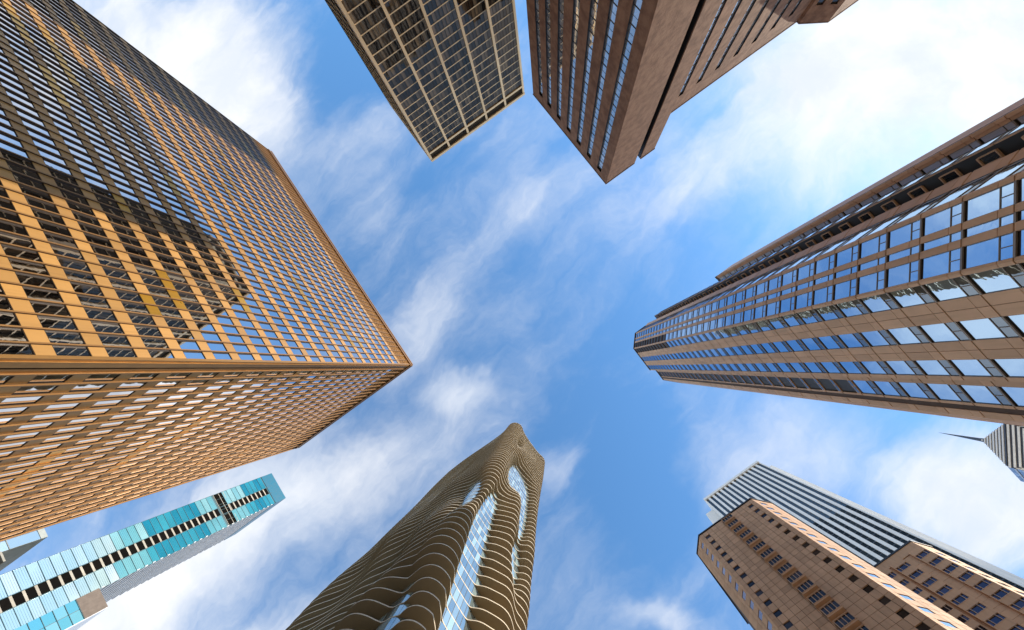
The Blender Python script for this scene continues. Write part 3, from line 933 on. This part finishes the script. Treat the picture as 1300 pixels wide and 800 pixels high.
# ================================================================ 9. tan block with three-part windows in shallow bays
def bay_block():
    H, YN = 115.0, -80.3
    root = thing('apartment_block', 'sunlit tan block with three-part windows in shallow bays beside the panelled tower', 'building', (-37, -92))
    st = surf('block_stone', (0.66, 0.40, 0.23), 0.7, var=0.06, nscale=0.4, namp=0.1, spec=0.3)
    jt = surf('block_joint', (0.10, 0.055, 0.035), 0.85, var=0.05)
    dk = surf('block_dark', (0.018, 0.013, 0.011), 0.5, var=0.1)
    fr = surf('block_frame', (0.66, 0.46, 0.32), 0.6, var=0.05)
    gl = glass('block_glass', (0.24, 0.25, 0.36), (0.02, 0.016, 0.02), base=0.18, ior=1.5, ivar=.5)
    gw = glass('block_glint_glass', (1.0, 0.97, 0.92), (0.10, 0.09, 0.08), base=0.75, ior=1.6)  # lit copy of the block glass, glints put into its tint
    w = Wall((-28.0, YN), (-43.4, YN), (0, 1))
    PZ = 3.3
    zc = [109.4 - PZ * k for k in range(32)]
    pan, dark = Pieces(root, 'stone_panel', st), Pieces(root, 'recess', dk)
    # columns: centre, half width, forward
    bays = [(4.9, 1.32, .55), (8.6, 1.32, .55), (13.7, 1.32, .35)]
    for c in zc:
        prev = 0.0
        for (m, h, d) in bays:
            pan.add(w.M(prev + .02, m - h - .22, -.3, 0, c - 1.0, c + 1.0)); pan.add(w.M(prev + .02, m - h - .22, -.3, -.01, c + 1.04, c + PZ - 1.04))
            pan.add(w.M(m - h - .2, m + h + .2, -.3, d, c + .86, c + PZ - .82))
            pan.add(w.M(m - h - .2, m - h, -.3, d - .02, c - .78, c + .82)); pan.add(w.M(m + h, m + h + .2, -.3, d - .02, c - .78, c + .82))
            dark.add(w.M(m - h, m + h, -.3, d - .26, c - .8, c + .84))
            prev = m + h + .22
        pan.add(w.M(prev, w.len, -.3, 0, c - 1.0, c + 1.0)); pan.add(w.M(prev, w.len, -.3, -.01, c + 1.04, c + PZ - 1.04))
    for (m, h, d) in bays:
        third = 2 * h / 3.6
        cuts = [m - h, m - h + .8 * third, m + h - .8 * third, m + h]
        bars = [(m - h - .04, m + h + .04, d - .24, d + .05, -.86, -.78), (m - h - .04, m + h + .04, d - .24, d + .03, .82, .88)] + [(s - .05, s + .05, d - .2, d + .01, -.78, .82) for s in cuts[1:-1]]
        assembly(root, 'window', w, bars, [('pane', gl, a + .05, b - .05, d - .22, d - .18, -.77, .81) for a, b in zip(cuts[:-1], cuts[1:])], zc, fr)
    # splayed sunlit corner
    s = Wall((-43.4, YN), (-46.2, YN - 3.4), (-1, 1))
    bw = Pieces(root, 'glint_window', gw)
    for c in zc:
        pan.add(s.M(.02, 1.2, -.3, 0, c - .78, c + PZ - .82)); pan.add(s.M(3.0, s.len, -.3, 0, c - .78, c + PZ - .82))
        pan.add(s.M(1.22, 2.98, -.3, 0, c + .86, c + PZ - .82)); bw.add(s.M(1.25, 2.95, -.12, -.08, c - .76, c + .83, tilt=.004))
    for p in (pan, dark, bw): p.done()
    w2 = MB(); w2.boxM(w.M(0, w.len, -.28, .02, zc[0] + 2.55, H - .5)); w2.boxM(s.M(0, s.len, -.28, .01, zc[0] + 2.55, H - .5)); w2.build('top_band', st, root)
    mb = MB(); mb.prism([(-28, YN - .31), (-43.3, YN - .31), (-45.9, YN - 3.6), (-45.9, YN - 24), (-28, YN - 24)], 0, H - .6); mb.build('joint_backing', jt, root)
    mb = MB(); mb.prism([(-27.9, YN + .15), (-43.5, YN + .15), (-46.5, YN - 3.4), (-46.5, YN - 24.2), (-27.9, YN - 24.2)], H - .5, H); mb.build('coping', dk, root)


# ================================================================ 10. white striped tower
def striped_tower():
    H = 346.0
    root = thing('office_tower', 'tall white tower striped with thin dark window lines and notched corners', 'tower', (-57, -172))
    wh = surf('white_stone', (0.86, 0.85, 0.82), 0.6, var=0.03, nscale=0.1, namp=0.06, col2=(0.66, 0.65, 0.63))
    dk = glass('stripe_glass', (0.14, 0.15, 0.15), (0.012, 0.014, 0.014), base=0.10, ior=1.5, ivar=.6)
    X0, X1, YN = -81.6, -32.6, -144.0
    w = Wall((X1, YN), (X0, YN), (0, 1))
    n = 14
    pier, strip, sp, tr = Pieces(root, 'pier', wh), Pieces(root, 'window_strip', dk), Pieces(root, 'spandrel_line', surf('stripe_spandrel', (0.03, 0.03, 0.03), .4, var=.1)), Pieces(root, 'cornice', wh)
    pit = w.len / n
    for i in range(n + 1):
        a, b = max(0, i * pit - .80), min(w.len, i * pit + .80)
        pier.add(w.M(a, b, -.3, .30, 0, H - 3.0))
    for i in range(n):
        a, b = i * pit + .81, (i + 1) * pit - .81
        z = 96
        while z < 340:
            strip.add(w.M(a, b, -.2, -.1, z + .5, min(z + 3.72, 343))); sp.add(w.M(a, b, -.2, -.08, z - .12, z + .48)); z += 3.86
    tr.add(w.M(-.02, w.len + .02, -.3, .95, H - 3.0, H)); 
    # notched corners
    mb = MB()
    mb.box(X1 + .02, X1 + 5.8, YN - 26, YN - 6.0, 0, H - 6)
    mb.box(X0 - 5.8, X0 - .02, YN - 58, YN - 6.2, 0, H - 3)
    mb.build('corner_notch', wh, root)
    e = Wall((X0 - .0, YN - 6.2), (X0, YN - .6), (-1, 0))
    pier.add(e.M(0, e.len, -.4, 0, 0, H - 3.2))
    ww = Wall((X0 - 5.8, YN - 58), (X0 - 5.8, YN - 6.2), (-1, 0))
    for i in range(15): pier.add(ww.M(i * 3.4, i * 3.4 + 1.7, 0, .6, 0, H - 3.1))
    for p in (pier, strip, sp, tr): p.done()
    mb = MB(); mb.box(X0 + .3, X1 - .02, YN - 58, YN - .32, 0, H - 1); mb.build('core_wall', wh, root)


# ================================================================ 11. stepped-chevron tower with a spire
def chevron_tower():
    root = thing('office_tower', 'blue grey tower with a striped chevron crown and needle spire', 'tower', (-184, -184))
    st = surf('chevron_stone', (0.72, 0.66, 0.58), 0.6, var=0.05, streak=False)
    dk = surf('chevron_dark', (0.03, 0.028, 0.03), 0.5, var=0.1)
    bl = surf('chevron_blue', (0.36, 0.43, 0.56), 0.4, 0.3, var=0.08, streak=False)
    gl = glass('chevron_glass', (0.62, 0.74, 0.90), (0.10, 0.14, 0.20), base=0.45, ior=1.6, ivar=.5)
    steel = surf('spire_steel', (0.10, 0.11, 0.12), 0.35, 0.7, var=0.02, streak=False)
    C = np.array([-180.0, -181.0]); ZA, ZE, ZP = 285.0, 250.0, 205.0
    A, B = np.array([-173.0, -158.3]), np.array([-158.5, -175.5])          # splayed north-east front at the eaves
    mid = (A + B) / 2
    # body
    mb = MB(); mb.prism([(-158.6, -183.8), (-158.6, -175.6), tuple(A * .0 + np.array([-173.0, -158.4])), (-184.0, -158.4), (-200, -176), (-176, -200)], 0, ZE); mb.build('core_wall', dk, root)
    we = Wall((-158.5, -175.5), (-158.5, -183.9), (1, 0)); wn = Wall((-173.0, -158.3), (-184.0, -158.3), (0, 1))
    pa, bd = Pieces(root, 'pane', gl), Pieces(root, 'floor_band', bl)
    for w in (we, wn):
        z = 150.0
        while z < ZE:
            m = 5
            for i in range(m): pa.add(w.M(w.len * i / m + .05, w.len * (i + 1) / m - .05, .02, .06, z + 1.0, z + 3.7, tilt=.01))
            bd.add(w.M(0, w.len, .01, .3, z, z + .95)); z += 3.9
    pa.done(); bd.done()
    # crown: stepped tiers whose splayed fronts shrink to the apex; each tier a stone ledge over a dark joint
    n = 8
    tiers, joints, flanks = [], [], []
    for i in range(n):
        t0, t1 = i / n, (i + 1) / n
        z0, z1 = ZE + (ZA - ZE) * t0, ZE + (ZA - ZE) * t1
        k = 1 - t1 - .02 + .06 * (i < n - 1)
        a, b = C + (A - C) * k, C + (B - C) * k
        e = C + (np.array([-158.5, -183.9]) - C) * k; f = C + (np.array([-184.0, -158.3]) - C) * k
        back1, back2 = C + np.array([-18, -4.0]) * k, C + np.array([-4.0, -18]) * k
        zm = z0 + (z1 - z0) * .5
        mb = MB(); mb.prism([tuple(e), tuple(b), tuple(a), tuple(f), tuple(back1), tuple(back2)], z0 + .02, z1, 0); mb.build('crown_tier', bl, root)
    # striped fronts: stone strips lying on the sloping splay, then ledges on the upright one narrowing downwards
    w = Wall(B, A, (1, 1)); L = w.len
    t3 = np.array([w.t[0], w.t[1], 0.0]); m3 = np.array([mid[0], mid[1], ZE]); a3 = np.array([C[0], C[1], ZA])
    up = a3 - m3; SL = np.linalg.norm(up); up /= SL
    nn = np.cross(t3, up); nn *= np.sign(nn @ np.array([1, 1, 1]))
    NS = 16
    for i in range(NS):
        k = 1 - (i + .5) / NS
        M = np.eye(4)
        M[:3, 0] = t3 * (L * k * .98); M[:3, 1] = up * (SL / NS * .99); M[:3, 2] = nn * (1.5 if i % 2 else 1.0)
        M[:3, 3] = m3 + up * (SL * (i + .5) / NS) + nn * .8
        mb = MB(); mb.boxM(M); mb.build('chevron_ledge' if i % 2 else 'chevron_joint', st if i % 2 else dk, root)
    for i in range(18):
        z1 = ZE - i * 2.5; z0 = z1 - 2.5; h = L / 2 * (1 - i / 18)
        mb = MB(); mb.boxM(w.M(L / 2 - h + .1, L / 2 + h - .1, -.4, .9, z0 + .03, z0 + 1.3)); mb.build('chevron_joint', dk, root)
        mb = MB(); mb.boxM(w.M(L / 2 - h, L / 2 + h, -.4, 1.1, z0 + 1.3, z1)); mb.build('chevron_ledge', st, root)
    mb = MB()
    mb.boxM(w.M(0, L, -.4, .05, ZE - 45, ZE - .2)); mb.build('splay_wall', st, root)
    mb = MB(); mb.boxM(w.M(0, L, -.4, .04, 0, ZE - 45.01)); mb.build('splay_base', st, root)
    # spire
    mb = MB(); k = 10
    zs = [ZA - 3, ZA + 2, 315.5]; rs = [1.5, 1.05, .06]
    for z, r in zip(zs, rs):
        for i in range(k): a = 2 * math.pi * i / k; mb.v.append((C[0] + r * math.cos(a), C[1] + r * math.sin(a), z))
    for q in range(2):
        for i in range(k): j = (i + 1) % k; mb.f.append((q * k + i, q * k + j, q * k + k + j, q * k + k + i)); mb.m.append(0)
    mb.f.append(tuple(range(2 * k, 3 * k))); mb.m.append(0)
    mb.build('spire', steel, root)


teal_tower()
pale_tower()
tan_tower()
bay_block()
striped_tower()
chevron_tower()
